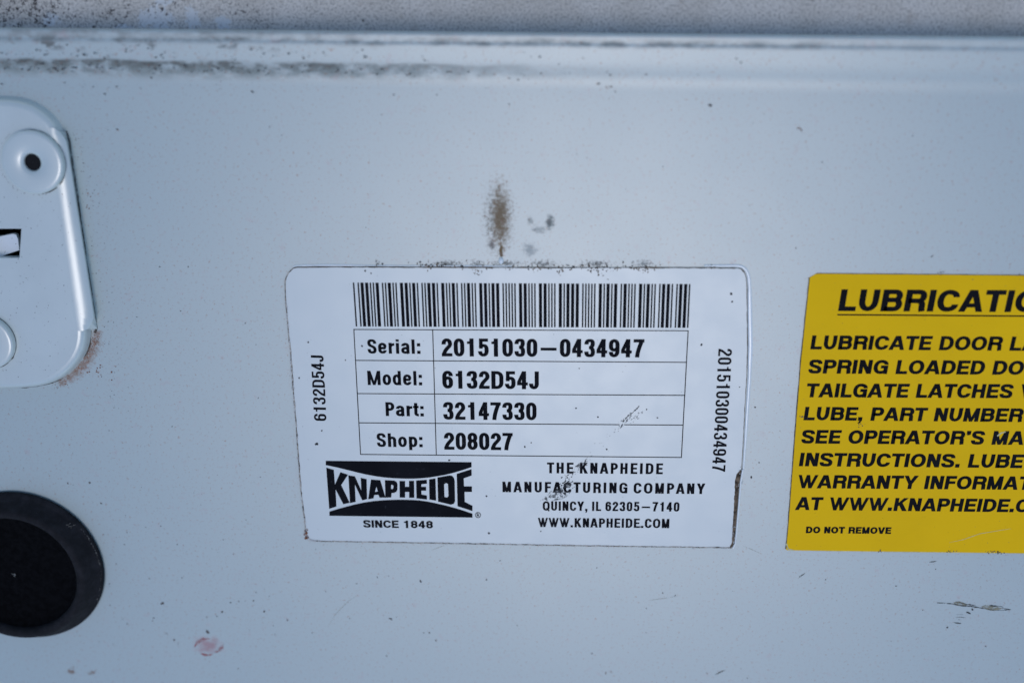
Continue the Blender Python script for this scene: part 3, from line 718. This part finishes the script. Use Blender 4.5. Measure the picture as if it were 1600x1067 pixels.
wk = Walk(.1); bead('paint_ridge', edge(4, 8), lambda t: (.10 + .16 * wk() * (1 - t * .5), .30), .24, label)
wk = Walk(.05); bead('paint_ridge', edge(10, 21), lambda t: (.18 + .16 * wk() + .22 * math.sin(math.pi * t), .42 + .2 * math.sin(math.pi * t)), .30, label)
bead('paint_ridge', edge(21, 26), lambda t: (.22, .32), .34, label)
# scuff running diagonally over the label
bm = bmesh.new()
def streak(a, b, n, spread, r0, r1, asp=2.6):
    A, B = at(*a), at(*b); d = B - A; ang = math.atan2(d.y, d.x); nn = Vector((-d.y, d.x, 0)).normalized()
    for _ in range(n):
        t = random.random(); flake(bm, A + d * t + nn * random.gauss(0, spread) * MM, random.uniform(r0, r1) * MM, LZ + .05, ang + random.gauss(0, .2), asp * random.uniform(.6, 1.3))
streak((972, 658), (999, 634), 60, .10, .05, .11)
streak((985, 658), (1004, 642), 14, .25, .05, .10)
streak((945, 684), (972, 662), 10, .5, .04, .09)
streak((920, 712), (945, 690), 6, .9, .03, .08)
streak((903, 732), (920, 715), 14, .3, .05, .11)
streak((880, 752), (905, 730), 20, .55, .04, .10)
for _ in range(64): flake(bm, at(random.gauss(884, 6), random.gauss(756, 7)), random.uniform(.05, .2) * MM, LZ + .05, .7, 1.5)
for px, py, r in ((495, 693, 3), (1142, 459, 2.8), (1144, 471, 2), (1096, 538, 2.4), (571, 423, 2), (580, 427, 1.6), (764, 832, 2.2), (845, 829, 1.6), (760, 774, 2), (948, 701, 2), (820, 697, 2), (468, 590, 1.6), (482, 534, 1.8), (702, 718, 2.2), (566, 540, 2), (905, 575, 1.5), (1155, 604, 1.4), (900, 637, 1.6), (934, 651, 2), (1027, 652, 1.6), (1010, 639, 1.6), (830, 691, 1.6), (1000, 822, 1.5), (540, 562, 1.5), (503, 672, 2)):
    flake(bm, at(px, py), r * .125 * MM, LZ + .05, n=7)
for _ in range(110):
    flake(bm, at(random.uniform(470, 1145), random.uniform(425, 840)), random.uniform(.03, .08) * MM, LZ + .045)
tag(obj('scuff_specks', bm, M['scuff'], label), kind='stuff')
bm = bmesh.new()
for pts, w0 in (([(846, 781), (862, 772), (880, 764), (892, 752)], 1.5), ([(862, 782), (878, 774), (893, 766)], .9), ([(890, 742), (905, 728), (918, 714)], .6), ([(958, 676), (975, 660), (1000, 634)], .45)):
    wk, w2 = Walk(.2), Walk(.2); ribbon(bm, [at(*p) for p in pts], lambda t: (w0 * (.3 + wk()) * math.sin(math.pi * t), w0 * (.3 + w2()) * math.sin(math.pi * t)), LZ + .035)
obj('grey_smear', bm, M['film'], label)
bm = bmesh.new()
for _ in range(26): flake(bm, at(random.gauss(479, 1.6), random.gauss(834, 5)), random.uniform(.1, .24) * MM, LZ + .055)
tag(obj('red_paint_chip', bm, M['red2'] if 'red2' in M else M['rust'], label))

# ------------------------------------------------------------------ yellow lubrication sticker
YO = [(1264.5, 436), (1264.8, 433.5), (1275, 427.6), (1279, 427.2), (1450, 428.6), (1600, 430), (1820, 432), (1829, 866.5), (1600, 863.5), (1400, 861), (1234, 859), (1228.8, 858.4), (1228, 857), (1231, 825), (1240.5, 700), (1250.8, 566)]
ylow = slab('lubrication_sticker', loop_px(YO)[::-1], .16, M['yellow'], None, .04)
tag(ylow, 'yellow sticker with black slanted capitals beside the white barcode label', 'sticker')
ZY = .16 + .012; KY = M['ink2']
hd = text('heading', 'LUBRICATION', (1309, 485.6), (1581, 487.3), 34, 'obl', KY, ylow, ZY, ref='LUBRICATI')
bm = bmesh.new(); quad_line(bm, at(1309, 491.4), at(1664, 494), .30, ZY + .02); obj('underline', bm, KY, hd)
for s, ref, a, b_, cp in (('LUBRICATE DOOR LATCHES', 'LUBRICATE DOOR', (1265.6, 545.5), (1564.5, 547.4), 22), ('SPRING LOADED DOOR', 'SPRING LOADED', (1262.3, 583), (1537, 584.8), 21.8), ('TAILGATE LATCHES WITH', 'TAILGATE LATCHES', (1259.2, 620.2), (1581, 621.6), 21.8),
                          ('LUBE, PART NUMBER', 'LUBE, PART', (1255, 655.9), (1447.7, 657.5), 21), ('SEE OPERATOR\u2019S MANUAL', 'SEE OPERATOR\u2019S', (1251.4, 692.2), (1536.6, 694), 21.3), ('INSTRUCTIONS. LUBE', 'INSTRUCTIONS. LUBE', (1247.8, 727.6), (1597.6, 730.6), 21.1),
                          ('WARRANTY INFORMATION', 'WARRANTY INFORMA', (1246, 761.9), (1589, 764.4), 20.8), ('AT WWW.KNAPHEIDE.COM', 'AT WWW.KNAPHEIDE.', (1241.7, 795.8), (1583, 799.3), 20.3)):
    text('text_line', s, a, b_, cp, 'obl', KY, ylow, ZY, ref=ref)
text('footer_line', 'DO NOT REMOVE', (1258.7, 832), (1391.6, 833.2), 10.3, 'foot', KY, ylow, ZY)
bm = bmesh.new()
ye = [at(*p) for p in YO]
wk, w2 = Walk(.3), Walk(.3); ribbon(bm, [ye[12], ye[13], ye[14], ye[15], ye[0], ye[1]], lambda t: (.08 + .10 * wk(), .02 + .05 * w2()), .165)
wk, w2 = Walk(.1), Walk(.1); ribbon(bm, ye[2:7], lambda t: (.02 + .06 * wk(), .02 + .06 * w2()), .166)
for px, py, k in ((1484, 860, 14), (1549, 861, 18), (1470, 426.5, 8), (1560, 862, 12), (1375, 860, 5), (1600, 430, 6), (1253, 651, 8), (1345, 664, 5)):
    for _ in range(k): flake(bm, at(random.gauss(px, 4), random.gauss(py, 1.4)), random.uniform(.06, .17) * MM, .18, asp=1.4)
for _ in range(70): flake(bm, at(random.uniform(1245, 1600), random.uniform(435, 855)), random.uniform(.03, .07) * MM, .19)
tag(obj('edge_grime_shade', bm, M['grime'], ylow))
bm = bmesh.new()
wk = Walk(.3); ribbon(bm, [at(1482, 847), at(1505, 842), at(1530, 833), at(1560, 828), at(1580, 825)], lambda t: (.04 + .06 * wk() * math.sin(math.pi * t), .05 * math.sin(math.pi * t)), .19)
obj('scratch_streak', bm, M['blotch'], ylow); bm = bmesh.new()
wk = Walk(.3); ribbon(bm, [at(1558, 681), at(1564, 676), at(1571, 674)], lambda t: (.10 + .2 * wk(), .1), .21)
obj('worn_print', bm, M['blotch'], ylow); bm = bmesh.new()
wk = Walk(.3); ribbon(bm, [at(1229, 858), at(1300, 859.6), at(1400, 861), at(1500, 862.2), at(1600, 863.5)], lambda t: (.0, .10 + .07 * wk()), .14)
wk = Walk(.3); ribbon(bm, [at(1228, 848), at(1231, 857), at(1240, 859)], lambda t: (.16, .10), .185)
obj('bare_edge', bm, M['blotch'], ylow)

# ------------------------------------------------------------------ latch plate with its rivets and latch
def lp(px, py, z): return at(px, py, z)
PZ = 2.6
prof = [(-110, 153), (0, 153.5), (20, 154.5), (42, 159), (60, 168), (76, 181), (87, 194), (93, 207), (97, 230), (104, 280), (112, 330), (119, 380), (126, 430), (131, 470), (135, 505), (136, 524), (133, 543), (126, 559), (116, 573), (100, 588), (84, 597), (66, 603), (40, 606.5), (0, 607.5), (-110, 608.5)]
base = [Vector((p.x, p.y, 0)) for p in (lp(x, y, 1.6) for x, y in prof)][::-1]
def resample(loop, n):
    pts = loop + [loop[0]]; acc = [0]
    for a, b in zip(pts, pts[1:]): acc.append(acc[-1] + (b - a).length)
    out = []; j = 0
    for i in range(n):
        s = acc[-1] * i / n
        while acc[j + 1] < s: j += 1
        out.append(pts[j].lerp(pts[j + 1], (s - acc[j]) / (acc[j + 1] - acc[j])))
    return out
body = resample(smooth_loop(base, 2), 220)
def lev(loop, ins, z): return [Vector((p.x, p.y, z * MM)) for p in inset(loop, ins * MM)]
plate = bpy.data.objects.new('latch_plate', None); COL.objects.link(plate); plate.location = (0, 0, 0)
plate.empty_display_size = .01
tag(plate, 'white raised latch plate with rounded corners and rivets at left edge', 'latch')
bm = bmesh.new()
LV = [lev(body, -.25, 0), lev(body, -.1, .5), lev(body, 0, 1.1), lev(body, .2, 1.7), lev(body, .55, 2.2), lev(body, 1.0, 2.48), lev(body, 1.6, PZ)]
L = rings(bm, LV)
for f in bm.faces: f.smooth = True
slot_t = [at(-24, 404, PZ), at(30.5, 403, PZ), at(33.5, 357.5, PZ), at(-24, 357.5, PZ)]
poly(bm, [LV[-1], slot_t])
rings(bm, [slot_t, [Vector((p.x, p.y, .0001)) for p in slot_t]])
bmesh.ops.remove_doubles(bm, verts=bm.verts, dist=1e-8); bmesh.ops.recalc_face_normals(bm, faces=bm.faces)
obj('plate', bm, M['plate'], plate)
# sloping flange along the right side
bm = bmesh.new(); n = 30; rows = []
for i in range(n + 1):
    t = i / n; y = 200 + (517 - 200) * t
    xi = 88 + (133 - 88) * t; xo = 101.5 + (151 - 101.5) * t
    k = min(1, t * 14, (1 - t) * 14); k = k ** .6
    a = at(xi - 12, y, 2.64); b_ = at(xi - 8, y, 2.63); m_ = at(xi - 4, y, 2.53); yy = y + (6 if t < .5 else -3) * (1 - k); c = at(xi + 5 + (xo - xi - 6.5) * k, yy, 2.06); d = at(xi + 5 + (xo - xi - 5.2) * k, yy, 1.85); e = at(xo + 1.5, yy, 0)
    rows.append([bm.verts.new(v) for v in (a, b_, m_, c, d, e)])
for A, B in zip(rows, rows[1:]):
    for k in range(5): bm.faces.new((A[k], B[k], B[k + 1], A[k + 1])).smooth = k < 3
bmesh.ops.recalc_face_normals(bm, faces=bm.faces)
obj('flange', bm, M['plate'], plate)
bm = bmesh.new(); bo = lev(body, -.25, 0); bo = [p for p in bo if p.x > at(-60, 400).x]
i0 = min(range(len(bo)), key=lambda i: (bo[i] - at(-55, 607)).length); bo = bo[i0:] + bo[:i0]
wk, w2 = Walk(.1), Walk(.2); bo = [p for p in bo if p.y < at(0, 590).y or p.x > at(126, 500).x and p.y < at(0, 515).y]
ribbon(bm, bo, lambda t: (.15, .12 + .34 * wk() * w2()), .03); obj('step_dirt_shade', bm, M['brown'], plate)  # brown film: step grime with the contact shade painted into it
bm = bmesh.new(); wk = Walk(.1)
ribbon(bm, [Vector((p.x, p.y, 0)) for p in (at(*q) for q in ((104, 205), (109.5, 222), (116, 270), (124, 330), (133, 395), (142, 455), (150, 507), (151.5, 513), (148, 520)))], lambda t: (.10 + .22 * wk(), .3), .034); obj('step_dirt_shade', bm, M['brown'], plate)  # same film along the flange foot, grime and its shadow line in colour
def rivet(px, py, rpx, hole_px=0):
    c = at(px, py, 4.2); r = (at(px + rpx, py, 4.2) - c).length * 1000
    bm = bmesh.new()
    pr = [(r * .99, PZ - .1), (r, PZ + .5), (r * .995, PZ + 1.15), (r * .975, PZ + 1.42), (r * .93, PZ + 1.58), (r * .86, PZ + 1.64)]
    if hole_px:
        h = r * .27; pr += [(r * .6, PZ + 1.66), (r * .42, PZ + 1.6), (h * 1.15, PZ + 1.38), (h, PZ + 1.0), (h * .97, PZ - .6)]
        lathe(bm, c, pr, 64)
    else: lathe(bm, c, pr + [(r * .5, PZ + 1.68), (r * .02, PZ + 1.7)], 64)
    bmesh.ops.recalc_face_normals(bm, faces=bm.faces)
    rv = obj('rivet', bm, M['rivet'], plate, True)
    bm = bmesh.new(); wk = Walk(.08)
    ribbon(bm, [Vector((c.x + r * MM * math.cos(k * math.pi / 32), c.y + r * MM * math.sin(k * math.pi / 32), 0)) for k in range(65)], lambda t: (.1, .02 + .22 * wk() * (1 if .4 < t < .9 else .5)), PZ + .03); obj('rivet_dirt_shade', bm, M['brown'], rv)  # brown grime ring, widened at lower left as the rivet's painted shadow
    if hole_px:
        bm = bmesh.new(); lathe(bm, c, [(h * .98, PZ + .75), (h * .02, PZ + .7)], 32, 1); obj('rivet_hole', bm, M['dark'], rv)
    return rv
r1 = rivet(48.5, 254.5, 48.5, 1); r1['label'] = 'round rivet with open dark hole'
r2 = rivet(-24, 536, 43); r2['label'] = 'domed rivet cut by the frame'
bm = bmesh.new()
lt = [(-30, 372, -.4), (0, 369.5, .4), (20, 365.5, 1.0), (25, 367, 1.1), (28, 374, 1.0), (30, 391, .7), (0, 401, .1), (-30, 404, -.4)]
t_ = [at(*p) for p in lt][::-1]
poly(bm, [t_]); rings(bm, [t_, [p - Vector((.0003, 0, .0015)) for p in t_]])
bmesh.ops.remove_doubles(bm, verts=bm.verts, dist=1e-8); bmesh.ops.recalc_face_normals(bm, faces=bm.faces)
obj('latch_tongue', bm, M['ridge'], plate)
bm = bmesh.new()
for _ in range(150): flake(bm, at(random.uniform(0, 110), random.uniform(300, 590), PZ), random.choice((.05, .06, .08, .11)) * MM, PZ + .02)
for _ in range(60):
    a = random.uniform(0, 6.28); p = at(48.5, 254.5, PZ); flake(bm, p + Vector((math.cos(a), math.sin(a), 0)) * (6.75 + abs(random.gauss(0, .15))) * MM, random.uniform(.06, .12) * MM, PZ + .02)
tag(obj('plate_dirt', bm, M['speck'], plate), kind='stuff')

# ------------------------------------------------------------------ black rubber bumper
bump_ = bpy.data.objects.new('rubber_bumper', None); COL.objects.link(bump_); bump_.location = (BC.x, BC.y, 0); bump_.empty_display_size = .01
tag(bump_, 'round black rubber bumper below the latch plate', 'bumper')
O0 = Vector((0, 0, 0))
bm = bmesh.new()
lathe(bm, O0, [(19.4, 0), (19.75, .5), (19.5, 1.1), (18.9, 1.5), (18.5, 1.8), (17.3, 4.6), (17.0, 5.05), (16.5, 5.35), (15.9, 5.4), (15.3, 5.2), (14.9, 4.7), (14.75, 4.0)], 96)
bmesh.ops.recalc_face_normals(bm, faces=bm.faces); o = obj('bumper_body', bm, M['rubber'], bump_, True)
bm = bmesh.new(); lathe(bm, O0, [(14.75, 4.0), (14.2, 3.3), (13, 2.9), (10, 2.7), (5, 2.6), (.05, 2.6)], 96)
obj('centre_disc', bm, M['void'], bump_, True)
bm = bmesh.new()
for _ in range(9): flake(bm, Vector((random.gauss(-1.2, .4), random.gauss(-1.2, .3), 0)) * MM, random.uniform(.08, .2) * MM, 2.7)
tag(obj('disc_dust', bm, M['bare'], bump_), kind='stuff')
bm = bmesh.new()
for _ in range(60):
    a = random.gauss(.05, .28); r = random.uniform(18.9, 19.45); flake(bm, Vector((r * MM * math.cos(a), r * MM * math.sin(a), 0)), random.uniform(.06, .16) * MM, 1.32, a + 1.57, 2.2)
for _ in range(14): flake(bm, Vector((random.gauss(14.0, .5), random.gauss(12.0, .35), 0)) * MM, random.uniform(.06, .16) * MM, 2.6, .4, 1.8)
tag(obj('rubber_scuffs', bm, M['bare'], bump_), kind='stuff')
